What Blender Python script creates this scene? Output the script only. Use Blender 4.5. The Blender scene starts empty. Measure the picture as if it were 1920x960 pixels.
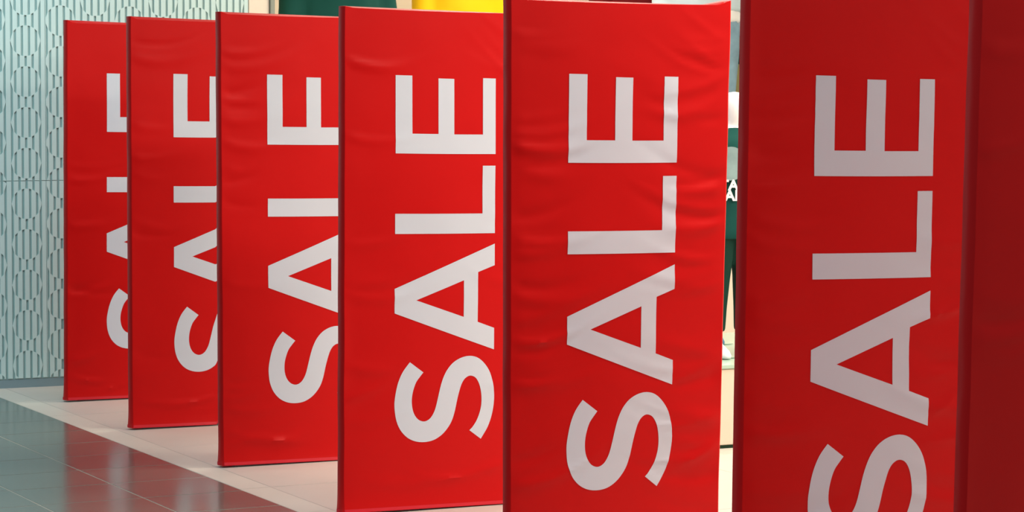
import bpy, bmesh, math, random
from mathutils import Vector, Matrix, noise

SC = bpy.context.scene
COL = SC.collection

# ------------------------------------------------------------------ camera
HC = 1.485
cam_data = bpy.data.cameras.new('camera')
cam_data.sensor_width = 36.0
cam_data.lens = 5000.0 / 1920.0 * 36.0
cam_data.clip_end = 200
cam_data.dof.use_dof = True
cam_data.dof.focus_distance = 8.6
cam_data.dof.aperture_fstop = 22
camera = bpy.data.objects.new('camera', cam_data)
COL.objects.link(camera)
TH = math.atan((480 - 137) / 5000.0)
camera.matrix_world = (Matrix.Translation((0, 0, HC)) @ Matrix.Rotation(math.pi / 2 - TH, 4, 'X')
                       @ Matrix.Rotation(0.0045, 4, 'Z'))
SC.camera = camera

# ------------------------------------------------------------------ world, lights, exposure
world = bpy.data.worlds.new('world')
SC.world = world
world.use_nodes = True
bg = world.node_tree.nodes['Background']
bg.inputs[0].default_value = (0.50, 0.80, 0.92, 1)
bg.inputs[1].default_value = 0.30
SC.view_settings.view_transform = 'Standard'
SC.view_settings.look = 'None'
SC.view_settings.gamma = 1.0
SC.view_settings.use_curve_mapping = False
SC.view_settings.exposure = 0.12

# shop axes: D runs across the entrance into the shop, R runs along the row of gates
PHI = math.atan(0.4746)
D = Vector((math.cos(PHI), math.sin(PHI), 0))
R = Vector((-D.y, D.x, 0))


def G(d, r, z=0.0):
    return D * d + R * r + Vector((0, 0, z))


def area_light(name, d, r, z, sx, sy, power, color, rot=None):
    l = bpy.data.lights.new(name, 'AREA')
    l.shape = 'RECTANGLE'
    l.size = sx
    l.size_y = sy
    l.energy = power
    l.color = color
    o = bpy.data.objects.new(name, l)
    COL.objects.link(o)
    o.location = G(d, r, z)
    o.rotation_euler = rot if rot else (0, 0, PHI)
    return o


WARM = (1.0, 0.90, 0.76)
COOL = (0.72, 0.92, 1.0)
# ceiling panels over the shop floor (built as fittings further down) and the added mall fills
SHOP_LIGHTS = [(4.9, 4.2, 12), (4.9, 6.6, 78), (4.9, 9.0, 30), (4.9, 11.4, 16), (7.2, 5.4, 60), (7.2, 7.8, 60), (7.2, 10.2, 45), (6.2, 12.75, 28)]
for (ld, lr, pw) in SHOP_LIGHTS:
    area_light('ceiling_light_lamp', ld, lr, 3.06, 1.1, 0.5, pw, WARM)
# added cool fill light, unseen, high over the walkway
area_light('mall_cool_fill', -0.4, 5.6, 5.2, 3.0, 9.0, 165, (0.66, 0.88, 1.0))
# added unseen cool light that brightens and tints the patterned wall
ww = area_light('wall_fill_light', 0.6, 9.4, 4.4, 6.5, 0.6, 80, COOL, (math.radians(50), 0, PHI + 0.25))
ww.data.spread = math.radians(90)

# ------------------------------------------------------------------ helpers


def mat(name, color, rough=0.5, spec=0.5, sheen=0.0, coat=0.0, metallic=0.0, noise_scale=0, noise_amt=0.0,
        bump_scale=0, bump=0.0, stretch=None):
    m = bpy.data.materials.new(name)
    m.use_nodes = True
    nt = m.node_tree
    b = nt.nodes['Principled BSDF']
    b.inputs['Roughness'].default_value = rough
    b.inputs['Specular IOR Level'].default_value = spec
    b.inputs['Metallic'].default_value = metallic
    if sheen:
        b.inputs['Sheen Weight'].default_value = sheen
    if coat:
        b.inputs['Coat Weight'].default_value = coat
    c = (*color, 1)
    b.inputs['Base Color'].default_value = c
    if noise_amt or bump:
        tc = nt.nodes.new('ShaderNodeTexCoord')
        mp = nt.nodes.new('ShaderNodeMapping')
        nt.links.new(tc.outputs['Object'], mp.inputs[0])
        if stretch:
            mp.inputs['Scale'].default_value = stretch
    if noise_amt:
        n = nt.nodes.new('ShaderNodeTexNoise')
        n.inputs['Scale'].default_value = noise_scale
        n.inputs['Detail'].default_value = 4
        nt.links.new(mp.outputs[0], n.inputs['Vector'])
        r = nt.nodes.new('ShaderNodeMix')
        r.data_type = 'RGBA'
        nt.links.new(n.outputs[0], r.inputs['Factor'])
        r.inputs['A'].default_value = tuple(x * (1 - noise_amt) for x in color) + (1,)
        r.inputs['B'].default_value = tuple(min(1, x * (1 + noise_amt)) for x in color) + (1,)
        nt.links.new(r.outputs['Result'], b.inputs['Base Color'])
    if bump:
        n2 = nt.nodes.new('ShaderNodeTexNoise')
        n2.inputs['Scale'].default_value = bump_scale
        n2.inputs['Detail'].default_value = 3
        nt.links.new(mp.outputs[0], n2.inputs['Vector'])
        bp = nt.nodes.new('ShaderNodeBump')
        bp.inputs['Strength'].default_value = bump
        bp.inputs['Distance'].default_value = 0.004
        nt.links.new(n2.outputs[0], bp.inputs['Height'])
        nt.links.new(bp.outputs[0], b.inputs['Normal'])
    return m


M = {
    'red': mat('red_satin_fabric', (0.58, 0.0028, 0.0032), 0.44, 0.17, bump_scale=900, bump=0.05),
    'hem': mat('red_hem_tape', (0.62, 0.006, 0.02), 0.45, 0.4),
    'print': mat('white_print', (0.64, 0.69, 0.77), 0.5, 0.3),
    'frame': mat('grey_gate_frame', (0.42, 0.50, 0.52), 0.4, 0.5),
    'dark_tile': mat('dark_polished_tile', (0.125, 0.15, 0.135), 0.17, 0.95, noise_scale=5, noise_amt=0.18),
    'beige_tile': mat('beige_floor_tile', (0.62, 0.57, 0.50), 0.42, 0.45, noise_scale=4, noise_amt=0.05),
    'beige_tile_b': mat('beige_floor_tile_rosy', (0.60, 0.545, 0.49), 0.42, 0.45, noise_scale=4, noise_amt=0.06),
    'edge_tile': mat('pale_edge_tile', (0.65, 0.60, 0.53), 0.42, 0.45, noise_scale=4, noise_amt=0.04),
    'grout': mat('pale_grout', (0.34, 0.33, 0.28), 0.3, 0.3),
    'relief': mat('white_relief_wall', (0.56, 0.74, 0.72), 0.5, 0.4),
    'relief_back': mat('relief_recess_shade', (0.33, 0.48, 0.46), 0.6, 0.3),  # darker copy of the relief colour, slot shade put into it
    'skirting': mat('blue_grey_skirting', (0.22, 0.32, 0.35), 0.4, 0.4),
    'cream': mat('cream_paint', (0.78, 0.70, 0.58), 0.6, 0.3, noise_scale=2, noise_amt=0.02),
    'sand': mat('sand_wall', (0.78, 0.68, 0.50), 0.7, 0.3),
    'olive_trim': mat('grey_green_trim', (0.27, 0.30, 0.25), 0.5, 0.4),
    'plinth': mat('cream_plinth', (0.74, 0.65, 0.52), 0.45, 0.4, noise_scale=2, noise_amt=0.03),
    'plate': mat('pale_green_glass_top', (0.45, 0.62, 0.50), 0.15, 0.5),
    'dark_gap': mat('gap_shade_dark_green', (0.01, 0.035, 0.015), 0.6, 0.3),  # dark colour stands for the shade in the gap under a plinth
    'skin': mat('mannequin_shell', (0.80, 0.75, 0.66), 0.35, 0.5),
    'white_shell': mat('mannequin_white_shell', (0.86, 0.86, 0.88), 0.3, 0.5),
    'green_cloth': mat('dark_green_cloth', (0.004, 0.062, 0.052), 0.8, 0.2, bump_scale=400, bump=0.1),
    'green_dark': mat('black_green_cloth', (0.004, 0.035, 0.025), 0.8, 0.2),
    'yellow': mat('yellow_cloth', (0.90, 0.55, 0.002), 0.7, 0.25),
    'denim': mat('light_denim', (0.20, 0.33, 0.43), 0.85, 0.15, noise_scale=14, noise_amt=0.35),
    'denim_mid': mat('mid_denim', (0.09, 0.20, 0.31), 0.85, 0.15, noise_scale=14, noise_amt=0.3),
    'pale_blue': mat('pale_blue_cloth', (0.50, 0.62, 0.70), 0.8, 0.2),
    'white_cloth': mat('white_cloth', (0.78, 0.80, 0.82), 0.8, 0.2),
    'khaki': mat('khaki_cloth', (0.27, 0.25, 0.12), 0.85, 0.15),
    'brown': mat('dark_brown_cloth', (0.055, 0.025, 0.018), 0.85, 0.15),
    'maroon': mat('maroon_cloth', (0.13, 0.006, 0.008), 0.85, 0.15),
    'olive_dark': mat('dark_olive_cloth', (0.035, 0.035, 0.015), 0.85, 0.15),
    'grey_print': mat('grey_print', (0.23, 0.33, 0.33), 0.8, 0.2, noise_scale=9, noise_amt=0.5),
    'black': mat('black_rubber', (0.02, 0.02, 0.022), 0.6, 0.3),
    'ceiling': mat('white_ceiling', (0.80, 0.79, 0.76), 0.8, 0.2),
}
em = bpy.data.materials.new('lit_diffuser')
em.use_nodes = True
em.node_tree.nodes['Principled BSDF'].inputs['Emission Color'].default_value = (1, 0.93, 0.82, 1)
em.node_tree.nodes['Principled BSDF'].inputs['Emission Strength'].default_value = 4.0
M['lamp'] = em


def mesh_obj(name, verts, faces, m, parent=None, smooth=False):
    me = bpy.data.meshes.new(name)
    me.from_pydata([tuple(v) for v in verts], [], faces)
    me.update()
    if smooth:
        for p in me.polygons:
            p.use_smooth = True
    ms = m if isinstance(m, (list, tuple)) else [m]
    for q in ms:
        me.materials.append(M[q])
    o = bpy.data.objects.new(name, me)
    COL.objects.link(o)
    if parent:
        o.parent = parent
    return o


def bm_obj(name, bm, m, parent=None, smooth=False):
    me = bpy.data.meshes.new(name)
    bmesh.ops.recalc_face_normals(bm, faces=bm.faces)
    bm.to_mesh(me)
    bm.free()
    if smooth:
        for p in me.polygons:
            p.use_smooth = True
    ms = m if isinstance(m, (list, tuple)) else [m]
    for q in ms:
        me.materials.append(M[q])
    o = bpy.data.objects.new(name, me)
    COL.objects.link(o)
    if parent:
        o.parent = parent
    return o


def box_bm(bm, c0, c1, bev=0.0):
    """axis box in local axes between two corners"""
    res = bmesh.ops.create_cube(bm, size=1)
    vs = res['verts']
    for v in vs:
        v.co = Vector([c0[i] if v.co[i] < 0 else c1[i] for i in range(3)])
    if bev:
        es = list({e for v in vs for e in v.link_edges})
        bmesh.ops.bevel(bm, geom=es, offset=bev, segments=2, affect='EDGES')


def box_obj(name, c0, c1, m, parent=None, bev=0.0):
    bm = bmesh.new()
    box_bm(bm, c0, c1, bev)
    return bm_obj(name, bm, m, parent)


def empty(name, label, cat, loc, rz=0.0, group=None):
    o = bpy.data.objects.new(name, None)
    COL.objects.link(o)
    o.empty_display_size = 0.1
    o.location = loc
    o.rotation_euler = (0, 0, rz)
    o['label'] = label
    o['category'] = cat
    if group:
        o['group'] = group
    return o


def struct(o, loc=(0, 0, 0), rz=0.0):
    o['kind'] = 'structure'
    o.location = loc
    o.rotation_euler = (0, 0, rz)
    return o


# ------------------------------------------------------------------ floor
FD = Vector((0.8894, 0.4572, 0))
FA = math.atan2(FD.y, FD.x)          # floor laid at this angle; local x = across, y = along the row
BOUND = 3.450                         # edge between walkway and shop floor, local x
floor = struct(box_obj('floor', (-6.0, -2.0, -0.10), (11.0, 19.0, -0.0005), 'grout'), (0, 0, 0), FA)


def tile_mesh(w, l, m, name):
    bm = bmesh.new()
    box_bm(bm, (-w / 2, -l / 2, -0.012), (w / 2, l / 2, 0.0))
    top = [f for f in bm.faces if f.normal.z > 0.5 or all(v.co.z > -0.001 for v in f.verts)]
    es = list({e for f in top for e in f.edges})
    bmesh.ops.bevel(bm, geom=es, offset=0.0004, segments=1, affect='EDGES')
    me = bpy.data.meshes.new(name)
    bmesh.ops.recalc_face_normals(bm, faces=bm.faces)
    bm.to_mesh(me)
    bm.free()
    me.materials.append(M[m])
    return me


def in_view(x, y):
    p = FD * x + Vector((-FD.y, FD.x, 0)) * y
    if p.y < 7.5 or p.y > 16:
        return False
    px = 960 + 5000 * p.x / p.y
    return -200 < px < 2100


def lay(x_edges, y0, pitch, nrows, metas, joint, name):
    """tiles between x_edges; near ones are parts, the others one joined part"""
    singles, rest_v, rest_f = 0, [], []
    for ci in range(len(x_edges) - 1):
        w = x_edges[ci + 1] - x_edges[ci] - joint
        cx = (x_edges[ci + 1] + x_edges[ci]) / 2
        mm = metas[ci % len(metas)] if len(metas) > 1 else metas[0]
        me = None
        for k in range(nrows):
            cy = y0 + (k + 0.5) * pitch
            l = pitch - joint
            if in_view(cx, cy) and singles < 300:
                if me is None:
                    me = tile_mesh(w, l, mm, name)
                o = bpy.data.objects.new('tile', me)
                COL.objects.link(o)
                o.parent = floor
                rr = random.Random(ci * 131 + k)
                o.location = (cx, cy, rr.uniform(-0.0003, 0.0003))
                singles += 1
            else:
                b = len(rest_v)
                for (sx, sy, z) in ((-1, -1, -.012), (1, -1, -.012), (1, 1, -.012), (-1, 1, -.012),
                                    (-1, -1, 0), (1, -1, 0), (1, 1, 0), (-1, 1, 0)):
                    rest_v.append((cx + sx * w / 2, cy + sy * l / 2, z))
                rest_f += [(b + 4, b + 5, b + 6, b + 7), (b, b + 1, b + 5, b + 4), (b + 1, b + 2, b + 6, b + 5),
                           (b + 2, b + 3, b + 7, b + 6), (b + 3, b, b + 4, b + 7)]
    if rest_f:
        o = mesh_obj('tiling', rest_v, rest_f, metas[0], floor)
        o['kind'] = 'stuff'
    return singles


# dark polished mall tiles
dx = [BOUND - 0.372 * i for i in range(22, -1, -1)]
lay(dx, 9.863 - 0.356 * 25, 0.356, 46, ['dark_tile'], 0.006, 'dark_tile')
# narrow pale edge strip, then the shop tiles
lay([BOUND, BOUND + 0.12], 9.95 - 0.56 * 17, 0.56, 32, ['edge_tile'], 0.003, 'edge_tile')
bx = [BOUND + 0.12 + 0.56 * i for i in range(0, 13)]
lay(bx, 9.95 - 0.56 * 17, 0.56, 32, ['beige_tile_b', 'beige_tile'], 0.003, 'beige_tile')

# ------------------------------------------------------------------ relief wall behind the row
WR = 12.235         # face of the wall (r)
WEND = 4.391        # its right end (d)
CW, VP, RAD, SW = 0.1675, 0.1902, 0.0715, 0.01675
WTOP = 3.1
wall_back = struct(box_obj('wall_back', (-2.0, 0.0068, 0.0), (WEND, 0.16, WTOP), 'relief_back'), G(0, WR), PHI)
# circle centres: column at px 46 -> d
CD0 = 3.292
ZC0 = HC - (84 - 139) / 392.0


def relief_panel(x0, x1, z0, z1):
    """front bars standing proud of the recess: strips one half pitch wide, cut by the circles"""
    V, F = [], []

    def bar(xa, xb, za0, za1, zb0, zb1):
        # za at left side, zb at right side (lower, upper)
        b = len(V)
        t = 0.007
        V.extend([(xa, 0, za0), (xb, 0, zb0), (xb, 0, zb1), (xa, 0, za1),
                  (xa, t, za0), (xb, t, zb0), (xb, t, zb1), (xa, t, za1)])
        F.extend([(b, b + 1, b + 2, b + 3), (b, b + 4, b + 5, b + 1), (b + 1, b + 5, b + 6, b + 2),
                  (b + 2, b + 6, b + 7, b + 3), (b + 3, b + 7, b + 4, b)])

    c0 = int(math.floor((x0 - CD0) / CW)) - 1
    c1 = int(math.ceil((x1 - CD0) / CW)) + 1
    for c in range(c0, c1 + 1):
        cx = CD0 + c * CW
        zoff = ZC0 + (VP / 2 if c % 2 else 0)
        for j in range(-5, 6):
            # strip centre offsets: j*SW/1 ; odd = open inside circles, even = open outside
            if abs(j) == 5:
                xa = cx + (4.5 * SW if j > 0 else -CW / 2)
                xb = cx + (CW / 2 if j > 0 else -4.5 * SW)
            else:
                xa, xb = cx + (j - .5) * SW, cx + (j + .5) * SW
            xa, xb = max(xa, x0), min(xb, x1)
            if xb - xa < 1e-4:
                continue

            def half(x):
                q = RAD * RAD - (x - cx) ** 2
                return math.sqrt(q) if q > 0 else 0.0
            if abs(j) == 5:
                bar(xa, xb, z0, z1, z0, z1)
                continue
            # solid web on both sides keeps the slots narrower than the ribs
            mg = 0.17 * SW
            if xb - xa > 3 * mg:
                bar(xa, xa + mg, z0, z1, z0, z1)
                bar(xb - mg, xb, z0, z1, z0, z1)
                xa, xb = xa + mg, xb - mg
            ha, hb = half(xa), half(xb)
            k0 = int(math.floor((z0 - zoff) / VP)) - 1
            k1 = int(math.ceil((z1 - zoff) / VP)) + 1
            for k in range(k0, k1 + 1):
                zc = zoff + k * VP
                if j % 2 == 0:     # bar inside the circle
                    a0, a1, b0, b1 = zc - ha, zc + ha, zc - hb, zc + hb
                else:              # bar between circles
                    a0, a1, b0, b1 = zc + ha, zc + VP - ha, zc + hb, zc + VP - hb
                a0, a1, b0, b1 = [min(max(q, z0), z1) for q in (a0, a1, b0, b1)]
                if max(a1 - a0, b1 - b0) > 1e-3:
                    bar(xa, xb, a0, a1, b0, b1)
    return V, F


JZ = HC - (340 - 139) / 392.0
x = WEND
pi = 0
while x > -1.9:
    xa = max(x - CW * 6, -2.0)
    for (za, zb) in ((0.045, JZ - 0.0015), (JZ + 0.0015, WTOP)):
        V, F = relief_panel(xa + 0.0004, x - 0.0004, za, zb)
        mesh_obj('panel', V, F, 'relief', wall_back)
    x = xa
sk = struct(box_obj('baseboard_back', (-2.0, 0.004, 0.0), (WEND, 0.0067, 0.040), 'skirting'), G(0, WR), PHI)

# ------------------------------------------------------------------ shop shell
struct(box_obj('trim_1', (WEND + 0.002, 0.0, 0.0), (4.497, 0.16, WTOP), 'cream', bev=0.002), G(0, WR), PHI)
struct(box_obj('trim_2', (4.499, -0.015, 0.0), (4.522, 0.16, WTOP), 'olive_trim', bev=0.002), G(0, WR), PHI)
struct(box_obj('wall_display_side', (4.44, 0.162, 0.0), (4.52, 1.65, WTOP), 'sand'), G(0, WR), PHI)
struct(box_obj('wall_shop_back', (4.44, 1.652, 0.0), (9.55, 1.80, WTOP), 'cream'), G(0, WR), PHI)
struct(box_obj('wall_right', (9.4, -11.0, 0.0), (9.55, 1.65, WTOP), 'cream'), G(0, WR), PHI)
struct(box_obj('ceiling', (3.6, -11.0, WTOP + 0.002), (9.55, 1.80, WTOP + 0.12), 'ceiling'), G(0, WR), PHI)
for i, (ld, lr, pw) in enumerate(SHOP_LIGHTS):
    c = empty('ceiling_light', 'rectangular white light panel recessed in the shop ceiling', 'ceiling light',
              G(ld, lr, WTOP), PHI, 'light panels in the shop ceiling')
    bm = bmesh.new()
    for (a, b, c_, d_) in ((-.6, -.3, .6, -.26), (-.6, .26, .6, .3), (-.6, -.26, -.56, .26), (.56, -.26, .6, .26)):
        box_bm(bm, (a, b, -0.02), (c_, d_, 0.0))
    bm_obj('frame', bm, 'cream', c)
    box_obj('diffuser', (-.56, -.26, -0.012), (.56, .26, -0.002), 'lamp', c)

# ------------------------------------------------------------------ SALE lettering
CAP = 0.3700
PXM = 1 / 621.0


def V2(zx, zy):
    """point of a letter measured on the photograph -> (across, up), origin at the letter block's lower left"""
    return (zx, zy)


def letter_polys():
    # coordinates: X from 0 (cap top, left side) to 1 (baseline, right side) times CAP;  Y down from the top of the E
    def nx(px):
        return (px - 1063.5) / 207.5

    def ny(py):
        return (py - 140.5) * PXM
    E = [(0, 140), (0, 304), (1, 304), (1, 143), (.872, 142.5), (.872, 262.5), (.583, 262.5), (.583, 145), (.425, 144.5), (.425, 262),
         (.165, 262), (.165, 140)]
    L = [(0, 431), (0, 473.5), (1, 473.5), (1, 329), (.872, 329), (.872, 431)]
    Ao = [(0, 590), (0, 641), (1, 724), (1, 678), (.832, 664.5), (.832, 561), (1, 543), (1, 495)]
    Ao = [(0, 589.5), (0, 641.5), (1, 724), (1, 677.5), (.832, 663.5), (.832, 556.5), (1, 542.5), (1, 496)]
    Ai = [(.215, 614.5), (.690, 575), (.690, 652.5)]
    Ai = [(.215, 614.5), (.690, 652.0), (.690, 573.5)]

    def z2(p):
        return (940 + p[0] / 2.4, 560 + p[1] / 2.4)
    s1 = [(373, 446), (340, 492), (316, 550), (301, 620), (297, 670), (303, 732), (323, 787), (356, 828), (397, 851), (443, 858),
          (490, 850), (530, 826), (560, 793), (582, 755), (597, 707), (609, 650), (620, 605), (633, 565), (650, 538), (674, 525),
          (700, 534), (718, 562), (729, 602), (733, 650), (728, 700), (712, 750), (690, 788), (672, 808)]
    s2 = [(730, 855), (764, 795), (786, 730), (797, 650), (793, 580), (777, 515), (750, 468), (715, 435), (675, 423), (632, 430),
          (592, 453), (562, 488), (542, 528), (527, 575), (513, 635), (500, 688), (485, 722), (467, 743), (443, 752), (416, 742),
          (396, 716), (385, 680), (383, 640), (389, 598), (404, 552), (424, 522), (441, 500)]

    def smooth(pts):
        out = []
        n = len(pts)
        for i in range(n - 1):
            p0 = pts[max(i - 1, 0)]
            p1, p2 = pts[i], pts[i + 1]
            p3 = pts[min(i + 2, n - 1)]
            for t in (0, .25, .5, .75):
                out.append(tuple(0.5 * ((2 * p1[k]) + (-p0[k] + p2[k]) * t + (2 * p0[k] - 5 * p1[k] + 4 * p2[k] - p3[k]) * t * t
                                        + (-p0[k] + 3 * p1[k] - 3 * p2[k] + p3[k]) * t ** 3) for k in (0, 1)))
        out.append(pts[-1])
        return out
    S = [z2(p) for p in smooth(s1) + smooth(s2)]
    S = [(nx(px), py) for px, py in S]
    conv = lambda pts: [(a * CAP, (b - 140.5) * PXM) for a, b in pts]
    return {'E': [conv(E)], 'L': [conv(L)], 'A': [conv(Ao), conv(Ai)], 'S': [conv(S)]}


POLYS = letter_polys()
STEP = 0.0125


def letter_grid(loops):
    """flat letter cut along the cover's own grid lines"""
    cu = bpy.data.curves.new('outline', 'CURVE')
    cu.dimensions = '2D'
    cu.fill_mode = 'BOTH'
    for lp in loops:
        sp = cu.splines.new('POLY')
        sp.points.add(len(lp) - 1)
        for i, (a, b) in enumerate(lp):
            sp.points[i].co = (a, -b, 0, 1)
        sp.use_cyclic_u = True
    ob = bpy.data.objects.new('outline', cu)
    COL.objects.link(ob)
    dg = bpy.context.evaluated_depsgraph_get()
    me = bpy.data.meshes.new_from_object(ob.evaluated_get(dg))
    bpy.data.objects.remove(ob)
    bpy.data.curves.remove(cu)
    bm = bmesh.new()
    bm.from_mesh(me)
    bpy.data.meshes.remove(me)
    bmesh.ops.remove_doubles(bm, verts=bm.verts, dist=1e-5)
    return bm


# ------------------------------------------------------------------ gate covers
W, T, H = 0.735, 0.05, 1.70


class Cover:
    def __init__(s, seed, lean=(0, 0), right=(0, 0), top_drop=0.008, bot_raise=0.007, width=W, wr=1.0, notch=None, creases=()):
        s.rng = random.Random(seed)
        s.seed = seed
        s.lean, s.right = lean, right       # x shift at (bottom, top) of the whole / of the right edge
        s.top_drop, s.bot_raise, s.width = top_drop, bot_raise, width
        s.notch = notch
        s.cr = list(creases)                # (w0, z0, length, slope, half width, height)
        r = s.rng
        for i in range(int(26 * wr)):
            left = r.random() < 0.5
            ln = r.uniform(0.08, 0.20)
            w0 = r.uniform(0.02, 0.10) if left else r.uniform(width - 0.14, width - 0.03)
            s.cr.append((w0, r.uniform(0.08, 1.6), ln, r.uniform(-.22, .22), r.uniform(.009, .020),
                         r.uniform(.0010, .0026) * (1 if r.random() < .7 else -1)))
        # hem folds
        for i in range(3):
            w0 = r.uniform(0.05, width - 0.05)
            s.cr.append((w0, r.uniform(0.04, 0.10), r.uniform(.08, .16), r.uniform(-.25, .25), r.uniform(.005, .010), r.uniform(.0015, .0035)))
        # top corner folds
        for i in range(3):
            s.cr.append((r.uniform(width - .2, width - .05), r.uniform(1.50, 1.64), r.uniform(.08, .14), r.uniform(-.9, -.5), .009, .0012))

    def disp(s, w, z):
        v = 0.0
        for (w0, z0, ln, sl, hw, a) in s.cr:
            dw = w - w0
            if abs(dw) > ln * 2.2:
                continue
            dz = z - (z0 + sl * dw + 1.2 * dw * dw)
            if abs(dz) > hw * 3.2:
                continue
            v += 1.3 * a * math.exp(-(dz / hw) ** 2 - (dw / ln) ** 2)
        v += 0.0035 * noise.noise(Vector((w * 2.0 + s.seed * 3.1, z * 1.3, s.seed)))
        v += 0.0010 * noise.noise(Vector((w * 7.0 + s.seed, z * 9.0, 5.0)))
        # the cloth is held flat on the frame's edges
        e = min(w, s.width - w)
        return v * min(1, max(0.0, e / 0.03)) if e < 0.03 else v

    def ztop(s, w):
        q = w / s.width
        z = H - s.top_drop * q - 0.004 * math.sin(math.pi * q)
        z += 0.012 * math.exp(-((w - 0.0) / 0.018) ** 2) * (0.6 + 0.4 * math.sin(s.seed * 7))
        z += 0.016 * math.exp(-((w - s.width) / 0.022) ** 2) * (0.6 + 0.4 * math.sin(s.seed * 5 + 1))
        return z

    def zbot(s, w):
        q = w / s.width
        z = s.bot_raise * (1 - q) + 0.001
        if s.notch:
            z += 0.014 * max(0.0, 1 - max(0.0, abs(w - s.notch) - 0.010) / 0.006) if abs(w - s.notch) < .016 else 0
        return z

    def shift(s, w, z):
        q = z / H
        wig = 0.0016 * noise.noise(Vector((z * 6, s.seed, w * 1.5)))
        return (s.lean[0] * (1 - q) + s.lean[1] * q) + (s.right[0] * (1 - q) + s.right[1] * q) * (w / s.width) + wig

    def front(s, w, z, off=0.0):
        """point of the front face; w across, z between 0 and H (fabric coordinates)"""
        q = z / H
        zz = s.zbot(w) * (1 - q) + s.ztop(w) * q if q <= 1 else z
        # flare of the skirt at the very bottom
        fl = 0.010 * math.exp(-z / 0.03)
        return Vector((w + s.shift(w, z), -T / 2 - s.disp(w, z) - off - fl, zz))


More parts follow.
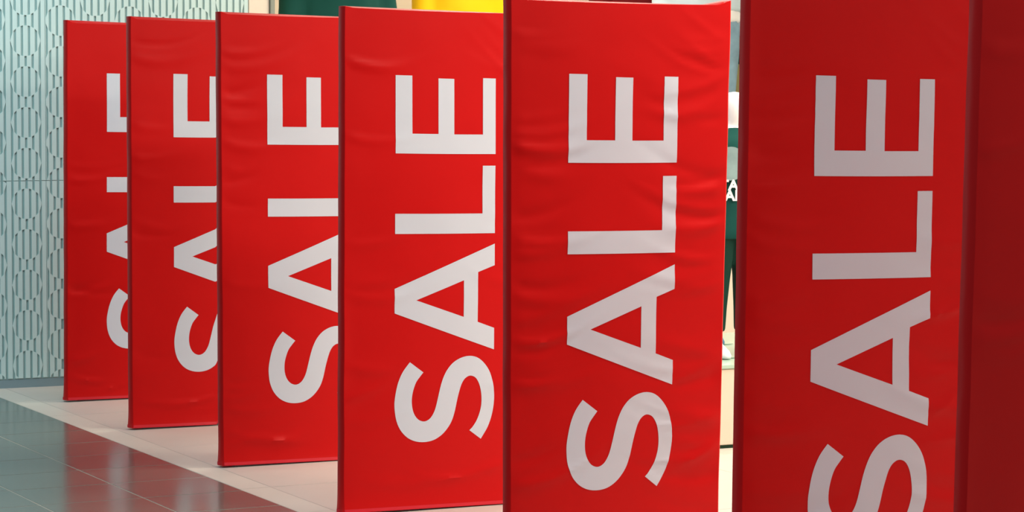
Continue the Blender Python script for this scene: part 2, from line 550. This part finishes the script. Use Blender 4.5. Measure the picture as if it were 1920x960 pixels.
def make_gate(label, d0, r0, cov, letter_off=0.192, letters='SALE', ltop=1.482):
    d0 += 0.008
    letter_off -= 0.008
    g = empty('security_gate', label, 'sale gate', G(d0, r0), PHI, 'red covered gates standing in a row')
    wd = cov.width
    nw = int(round(wd / STEP))
    nz = int(round(H / STEP))
    rad = 0.009
    verts, faces = [], []
    # ring: front from left to right, right end, back, left end
    ring = []
    ring.append(('L', -rad * 0.0, 0))
    for k in range(nz + 1):
        z = min(k * STEP, H)
        row = []
        for i in range(nw + 1):
            w = wd * i / nw
            p = cov.front(w, z)
            row.append(p)
        pr = row[-1]
        pl = row[0]
        # rounded right edge, end, back
        fl = 0.010 * math.exp(-z / 0.03)
        er = 0.002 * noise.noise(Vector((z * 8, cov.seed, 3)))
        row.append(Vector((pr.x + rad * 0.5, pr.y + rad * 0.5, pr.z)))
        row.append(Vector((pr.x + rad * 0.9, -T / 2 + rad * 1.6, pr.z)))
        row.append(Vector((pr.x + rad + er, 0.0, pr.z)))
        row.append(Vector((pr.x + rad * 0.8, T / 2 - rad, pr.z)))
        for i in range(nw, -1, -6):
            w = wd * i / nw
            q = cov.front(w, z)
            row.append(Vector((q.x, T / 2 + fl, q.z)))
        row.append(Vector((pl.x - rad * 0.8 - fl * .4, T / 2 - rad, pl.z)))
        row.append(Vector((pl.x - rad - er - fl * .6, 0.0, pl.z)))
        row.append(Vector((pl.x - rad * 0.9 - fl * .4, -T / 2 + rad * 1.6, pl.z)))
        row.append(Vector((pl.x - rad * 0.5 - fl * .2, pl.y + rad * 0.5, pl.z)))
        verts += row
        n = len(row)
    rows = nz + 1
    for k in range(rows - 1):
        for i in range(n):
            j = (i + 1) % n
            faces.append((k * n + i, k * n + j, (k + 1) * n + j, (k + 1) * n + i))
    # closed top, slightly rounded
    top = [(rows - 1) * n + i for i in range(n)]
    c0 = len(verts)
    inner = []
    for i in top:
        v = verts[i]
        inner.append(Vector((v.x * 0.985 + wd * 0.0075, v.y * 0.72, v.z + 0.0006)))
    verts += inner
    for i in range(n):
        j = (i + 1) % n
        faces.append((top[i], top[j], c0 + j, c0 + i))
    faces.append(tuple(c0 + i for i in range(n)))
    cvo = mesh_obj('cover', verts, faces, 'red', g, smooth=True)
    cvo.data.set_sharp_from_angle(angle=math.radians(32))

    # hem tape following the bottom edge
    hv, hf = [], []
    zs = (0.0015, 0.0125)
    m = 0
    for z in zs:
        base = []
        for i in range(nw + 1):
            w = wd * i / nw
            p = cov.front(w, z, 0.0012)
            base.append(p)
        base.append(Vector((base[-1].x + rad + .0015, 0, base[-1].z)))
        base.append(Vector((base[nw].x, T / 2 + .012, base[nw].z)))
        base.append(Vector((base[0].x, T / 2 + .012, base[0].z)))
        base.append(Vector((base[0].x - rad - .0075, 0, base[0].z)))
        hv += base
        m = len(base)
    for i in range(m):
        j = (i + 1) % m
        hf.append((i, j, m + j, m + i))
    mesh_obj('hem', hv, hf, 'hem', g, smooth=False)

    # the frame under the cloth, standing on the floor
    box_obj('frame', (0.05, -0.012, 0.0), (wd - 0.05, 0.012, H - 0.08), 'frame', g)

    # printed letters, same surface function on the same grid lines
    for ch in letters:
        bm = letter_grid(POLYS[ch])
        for v in bm.verts:
            v.co.x += letter_off
            v.co.y += ltop          # fabric height
        xs = [v.co.x for v in bm.verts]
        ys = [v.co.y for v in bm.verts]
        sx = wd / nw
        i0, i1 = int(math.floor(min(xs) / sx)), int(math.ceil(max(xs) / sx))
        j0, j1 = int(math.floor(min(ys) / STEP)), int(math.ceil(max(ys) / STEP))
        for i in range(i0, i1 + 1):
            bmesh.ops.bisect_plane(bm, geom=bm.verts[:] + bm.edges[:] + bm.faces[:], dist=1e-6,
                                   plane_co=(i * sx, 0, 0), plane_no=(1, 0, 0))
        for j in range(j0, j1 + 1):
            bmesh.ops.bisect_plane(bm, geom=bm.verts[:] + bm.edges[:] + bm.faces[:], dist=1e-6,
                                   plane_co=(0, j * STEP, 0), plane_no=(0, 1, 0))
        for v in bm.verts:
            w, z = v.co.x, v.co.y
            i, j = math.floor(w / sx + 1e-6), math.floor(z / STEP + 1e-6)
            a, b = w / sx - i, z / STEP - j
            p = (cov.front(i * sx, j * STEP, .0009) * (1 - a) * (1 - b) + cov.front((i + 1) * sx, j * STEP, .0009) * a * (1 - b)
                 + cov.front(i * sx, (j + 1) * STEP, .0009) * (1 - a) * b + cov.front((i + 1) * sx, (j + 1) * STEP, .0009) * a * b)
            v.co = p
        o = bm_obj('letter', bm, 'print', g, smooth=True)
        if sum(p.normal.y * p.area for p in o.data.polygons) > 0:
            o.data.flip_normals()
        o['label'] = 'white printed letter %s lying on its side' % ch
    return g


GATES = [
    ('red fabric gate cover farthest away in front of the patterned wall', 3.304, 11.645,
     Cover(11, lean=(-.004, .006), wr=.5, creases=[(.10, .085, .10, -.15, .010, .004)])),
    ('red fabric gate cover second from the patterned wall, just before the farthest one', 3.287, 10.629,
     Cover(12, lean=(0, 0), wr=.6, notch=.378, creases=[(.30, .105, .16, .18, .010, .004)])),
    ('red fabric gate cover third from the patterned wall, letters half hidden', 3.277, 9.472,
     Cover(13, lean=(.003, -.003), wr=1.0, creases=[(.10, .10, .16, -.30, .012, .0025)])),
    ('red fabric gate cover with the whole SALE word, directly below the yellow raincoat', 3.293, 8.283,
     Cover(14, lean=(-.002, .002), top_drop=.012, wr=.6, creases=[(.60, .42, .05, .1, .008, .004), (.40, .10, .14, .02, .010, .004), (.62, .15, .12, .35, .010, .003)])),
    ('brightest red fabric gate cover, widest in view, beside the gap with the mannequins', 3.336, 7.076,
     Cover(15, lean=(.003, -.003), right=(-.036, 0), top_drop=.006, wr=2.2, creases=[
         (.07, .95, .10, .03, .012, .003), (.08, .68, .10, .12, .010, .003), (.10, .60, .08, .10, .010, .002),
         (.60, .93, .10, -.15, .010, .003), (.58, .56, .07, .2, .008, .003), (.65, .32, .10, .5, .012, .003)])),
    ('red fabric gate cover right of the mannequin gap, its S cut by the picture edge', 3.490, 5.975,
     Cover(16, lean=(-.011, .002), top_drop=.010, width=.765, wr=2.0, creases=[
         (.64, .86, .10, .30, .012, .005), (.66, .70, .10, .25, .012, .004), (.62, .60, .05, .6, .008, .003), (.68, .52, .10, .3, .012, .003)])),
    ('nearest red fabric gate cover, a darker strip at the right picture edge', 3.482, 4.95,
     Cover(17, lean=(-.028, .002), wr=.8)),
]
for i, (lab, d0, r0, cv) in enumerate(GATES):
    make_gate(lab, d0, r0, cv, letter_off=(.189, .189, .189, .190, .197, .207, .205)[i], ltop=(1.478, 1.478, 1.478, 1.480, 1.486, 1.486, 1.486)[i])

# ------------------------------------------------------------------ display plinths
pl = empty('display_plinth', 'low cream display plinth with pale green top behind the red gates', 'plinth', G(5.9, 9.14), PHI)
box_obj('body', (-1.15, 0.0, 0.014), (2.0, 1.15, 0.318), 'plinth', pl, bev=0.003)
box_obj('gap_strip', (-1.14, 0.006, 0.0), (1.99, 1.14, 0.014), 'dark_gap', pl)  # dark strip drawn for the shaded gap at the floor
box_obj('top_plate', (-1.16, -0.008, 0.319), (2.01, 1.16, 0.333), 'plate', pl, bev=0.002)
ri = empty('display_riser', 'tall cream display riser under the clothed adult mannequins', 'plinth', G(6.4, 12.45), PHI)
box_obj('body', (-1.85, 0.0, 0.05), (2.6, 1.25, 0.79), 'cream', ri, bev=0.003)
box_obj('base', (-1.80, 0.04, 0.0), (2.55, 1.2, 0.05), 'dark_gap', ri)
box_obj('top_plate', (-1.86, -0.01, 0.79), (2.61, 1.26, 0.80), 'plinth', ri, bev=0.002)

# ------------------------------------------------------------------ mannequins


def ring_loft(bm, rings, seg=28, caps=True, folds=0.0, seed=0):
    """rings: (centre, rx, ry)"""
    rows = []
    for ri_, (c, rx, ry) in enumerate(rings):
        row = []
        for k in range(seg):
            a = 2 * math.pi * k / seg
            f = 1 + folds * noise.noise(Vector((math.cos(a) * 2.5, math.sin(a) * 2.5, c[2] * 5 + seed)))
            row.append(bm.verts.new((c[0] + math.cos(a) * rx * f, c[1] + math.sin(a) * ry * f, c[2])))
        rows.append(row)
    for a, b in zip(rows[:-1], rows[1:]):
        for k in range(seg):
            j = (k + 1) % seg
            bm.faces.new((a[k], a[j], b[j], b[k]))
    if caps:
        bm.faces.new(rows[0][::-1])
        bm.faces.new(rows[-1])


def resample(rings, n):
    out = []
    for (a, b) in zip(rings[:-1], rings[1:]):
        for i in range(n):
            t = i / n
            t2 = t
            out.append((tuple(a[0][k] * (1 - t2) + b[0][k] * t2 for k in range(3)), a[1] * (1 - t2) + b[1] * t2, a[2] * (1 - t2) + b[2] * t2))
    out.append(rings[-1])
    return out


def garment(name, parts, m, parent, voxel, folds=0.05, seed=0, label=None):
    bm = bmesh.new()
    for p in parts:
        ring_loft(bm, resample(p, 4), folds=folds, seed=seed)
    o = bm_obj(name, bm, m, parent, smooth=True)
    rm = o.modifiers.new('merge', 'REMESH')
    rm.mode = 'VOXEL'
    rm.voxel_size = voxel
    rm.use_smooth_shade = True
    s2 = o.modifiers.new('soft', 'SMOOTH')
    s2.iterations = 3
    if label:
        o['label'] = label
    return o


def mannequin(label, d, r, z, h, top, bottom, shell='skin', yaw=0.0, inner=None, short_sleeve=False, shorts=False,
              hem=0.52, wide=1.0, shoes=None, arm_out=0.13, group=None, seed=0, leg_spread=0.055, leg_end=.035):
    root = empty('mannequin', label, 'mannequin', G(d, r, z), PHI + yaw, group)
    S = h

    def P(x, y, zz):
        return (x * S, y * S, zz * S)
    ls = leg_spread
    ao = arm_out
    pts = [
        (P(0, 0, .50), (.085 * S, .062 * S)),      # 0 pelvis
        (P(0, 0, .62), (.070 * S, .052 * S)),      # 1 waist
        (P(0, .004, .74), (.088 * S, .060 * S)),   # 2 chest
        (P(0, .006, .815), (.060 * S, .042 * S)),  # 3 upper chest
        (P(0, .004, .855), .030 * S),              # 4 neck
        (P(0, -.004, .895), (.040 * S, .046 * S)),  # 5 jaw
        (P(0, -.002, .945), (.050 * S, .058 * S)),  # 6 skull
        (P(0, .004, .982), (.034 * S, .040 * S)),  # 7 crown
    ]
    edges = [(0, 1), (1, 2), (2, 3), (3, 4), (4, 5), (5, 6), (6, 7)]
    for s in (-1, 1):
        b = len(pts)
        pts += [(P(s * .095, .004, .805), .034 * S), (P(s * (.095 + ao * .35), .010, .64), .025 * S),
                (P(s * (.095 + ao * .62), -.012, .50), .018 * S), (P(s * (.095 + ao * .68), -.020, .445), (.014 * S, .022 * S)),
                (P(s * (.095 + ao * .70), -.026, .41), (.011 * S, .016 * S))]
        edges += [(3, b), (b, b + 1), (b + 1, b + 2), (b + 2, b + 3), (b + 3, b + 4)]
        b = len(pts)
        pts += [(P(s * ls, 0, .46), .052 * S), (P(s * (ls + .004), .002, .27), .034 * S), (P(s * (ls + .006), .012, .17), .031 * S),
                (P(s * (ls + .006), .012, .045), .019 * S), (P(s * (ls + .010), -.035, .026), (.022 * S, .018 * S)),
                (P(s * (ls + .014), -.080, .021), (.022 * S, .013 * S))]
        edges += [(0, b), (b, b + 1), (b + 1, b + 2), (b + 2, b + 3), (b + 3, b + 4), (b + 4, b + 5)]
    # build with a temporary bmesh carrying a skin layer
    bm = bmesh.new()
    lyr = bm.verts.layers.skin.verify()
    vs = [bm.verts.new(p[0]) for p in pts]
    for e in edges:
        bm.edges.new((vs[e[0]], vs[e[1]]))
    for v, p in zip(vs, pts):
        rr = p[1]
        v[lyr].radius = rr if isinstance(rr, tuple) else (rr, rr)
    vs[0][lyr].use_root = True
    me = bpy.data.meshes.new('body')
    bm.to_mesh(me)
    bm.free()
    me.materials.append(M[shell])
    o = bpy.data.objects.new('body', me)
    COL.objects.link(o)
    o.parent = root
    k = o.modifiers.new('skin', 'SKIN')
    k.use_smooth_shade = True
    k2 = o.modifiers.new('sub', 'SUBSURF')
    k2.levels = k2.render_levels = 2
    # top garment
    w = wide

    def torso(lo, grow):
        return [(P(0, 0, lo), (.108 + grow) * w * S, (.078 + grow) * S), (P(0, 0, lo + .04), (.105 + grow) * w * S, (.078 + grow) * S),
                (P(0, 0, .62), (.097 + grow) * w * S, (.072 + grow) * S), (P(0, .002, .74), (.112 + grow) * w * S, (.080 + grow) * S),
                (P(0, .004, .80), (.112 + grow) * w * S, (.062 + grow) * S), (P(0, .004, .835), .062 * S, .045 * S), (P(0, .004, .85), .042 * S, .040 * S)]

    def sleeve(s, grow, short):
        a = [(P(s * .092, .004, .822), .038 * S, .040 * S), (P(s * .118, .004, .79), (.040 + grow) * S, (.044 + grow) * S),
             (P(s * (.100 + ao * .35), .010, .66), (.033 + grow) * S, (.037 + grow) * S)]
        if not short:
            a += [(P(s * (.100 + ao * .5), 0, .57), (.030 + grow) * S, (.033 + grow) * S),
                  (P(s * (.100 + ao * .66), -.016, .478), (.026 + grow) * S, (.028 + grow) * S)]
        return a
    vx = 0.011 * S
    garment('top', [torso(hem, .010), sleeve(-1, .006, short_sleeve), sleeve(1, .006, short_sleeve)], top, root, vx, .07, seed)
    if inner:
        garment('undershirt', [[(P(0, 0, hem - .035), .108 * w * S, .080 * S), (P(0, 0, hem + .04), .105 * w * S, .078 * S)]], inner, root, vx, .08, seed + 2,
                'white hem showing below the top')
    # lower garment
    legs = []
    for s in (-1, 1):
        end = .27 if shorts else leg_end
        g = .012 if shorts else .0
        legs.append([(P(s * ls * .8, 0, .52), .068 * S, .072 * S), (P(s * ls, 0, .44), (.060 + g) * S, (.068 + g) * S),
                     (P(s * (ls + .004), 0, .30), (.047 + g) * S, (.052 + g) * S)])
        if not shorts:
            legs[-1] += [(P(s * (ls + .005), .008, .18), .040 * S, .044 * S), (P(s * (ls + .006), .010, end), .036 * S, .040 * S)]
        else:
            legs[-1] += [(P(s * (ls + .004), 0, .245), .062 * S, .066 * S)]
    legs.append([(P(0, 0, .47), .095 * S, .068 * S), (P(0, 0, .55), .098 * S, .070 * S), (P(0, 0, .59), .092 * S, .067 * S)])
    garment('shorts' if shorts else 'trousers', legs, bottom, root, vx, .05, seed + 5)
    if shoes:
        for s in (-1, 1):
            bm = bmesh.new()
            x0 = s * (ls + .012) * S
            ring_loft(bm, [((x0, -.022 * S, 0.002), .030 * S, .082 * S), ((x0, -.022 * S, .012 * S), .032 * S, .084 * S),
                           ((x0, -.018 * S, .028 * S), .029 * S, .074 * S), ((x0, .0 * S, .046 * S), .025 * S, .045 * S),
                           ((x0, .010 * S, .062 * S), .025 * S, .032 * S)])
            bm_obj('shoe', bm, shoes, root, smooth=True)
    box_obj('stand_plate', (-.14 * S, -.06 * S, 0.0), (.14 * S, .12 * S, .003), 'plate', root)
    return root


RZ = 0.802
mannequin('adult mannequin in dark green coat, above the third red gate from the wall', 5.08, 12.80, RZ, 1.84, 'green_cloth', 'green_dark',
          hem=.44, wide=1.12, seed=1, arm_out=.075)
mannequin('adult mannequin in bright yellow raincoat, above the fourth red gate from the wall', 5.985, 13.25, RZ, 1.84, 'yellow', 'denim',
          hem=.44, wide=1.12, seed=3, arm_out=.05)
mannequin('adult mannequin in dark brown and maroon clothes, behind the brightest red gate', 7.16, 13.45, RZ, 1.84, 'maroon', 'brown',
          hem=.50, wide=.85, seed=5, arm_out=.05)
mannequin('adult mannequin in pale blue shirt, white hem and light jeans', 7.18, 12.72, RZ, 1.84, 'pale_blue', 'denim',
          hem=.555, wide=1.15, seed=7, inner='white_cloth', arm_out=.06)
mannequin('adult mannequin in dark green jacket and khaki trousers', 7.72, 13.25, RZ, 1.80, 'green_dark', 'khaki',
          hem=.41, wide=1.0, seed=9, arm_out=.07, leg_spread=.05)
PZ = 0.335
kid = mannequin('child mannequin in dark green printed T-shirt and cropped trousers, in the gap between gates', 5.462, 9.42, PZ, 1.10, 'green_cloth', 'green_dark',
                shell='white_shell', short_sleeve=True, leg_end=.09, hem=.44, wide=1.12, seed=11, shoes='white_cloth', arm_out=.13)
mannequin('child mannequin in dark green top and blue jeans, half behind the brightest gate', 5.56, 9.90, PZ, 1.10, 'green_dark', 'denim_mid',
          shell='white_shell', short_sleeve=True, hem=.50, wide=1.0, seed=13, shoes='denim_mid', arm_out=.13)


def shirt_y(x, z, S, w=1.12):
    rx, ry = .122 * w * S, .090 * S
    q = max(0.0, 1 - (x / rx) ** 2)
    return -ry * math.sqrt(q) - 0.006


# faded print patch and two rows of lettering on the child's shirt
S = 1.10
V, F = [], []
nx_, nz_ = 16, 14
for j in range(nz_ + 1):
    for i in range(nx_ + 1):
        a = (i / nx_ - .5) * 2
        b = (j / nz_ - .5) * 2
        e = math.sqrt(max(0, 1 - .5 * b * b))
        xx = a * .062 * e * math.sqrt(max(0, 1 - b * b * .3)) - .062
        zz = .790 + b * .068 * math.sqrt(max(.0, 1 - a * a * .35))
        V.append((xx, shirt_y(xx, zz, S), zz))
for j in range(nz_):
    for i in range(nx_):
        k = j * (nx_ + 1) + i
        F.append((k, k + 1, k + nx_ + 2, k + nx_ + 1))
o = mesh_obj('shirt_print', V, F, 'grey_print', kid, smooth=True)
o['label'] = 'pale grey faded print on the shirt front'
for (txt, zz) in (('STAR', .684), ('WARS', .642)):
    cu = bpy.data.curves.new('shirt_lettering', 'FONT')
    cu.body = txt
    cu.size = 0.058
    cu.align_x = 'CENTER'
    cu.offset = 0.0022
    ob = bpy.data.objects.new('tmp', cu)
    COL.objects.link(ob)
    dg = bpy.context.evaluated_depsgraph_get()
    me = bpy.data.meshes.new_from_object(ob.evaluated_get(dg))
    bpy.data.objects.remove(ob)
    for v in me.vertices:
        xx = v.co.x - .066
        v.co = (xx, shirt_y(xx, zz, S) - .002, zz + v.co.y)
    me.materials.clear()
    me.materials.append(M['white_cloth'])
    o = bpy.data.objects.new('shirt_lettering', me)
    COL.objects.link(o)
    o.parent = kid
    o['label'] = 'white block lettering row on the dark shirt'
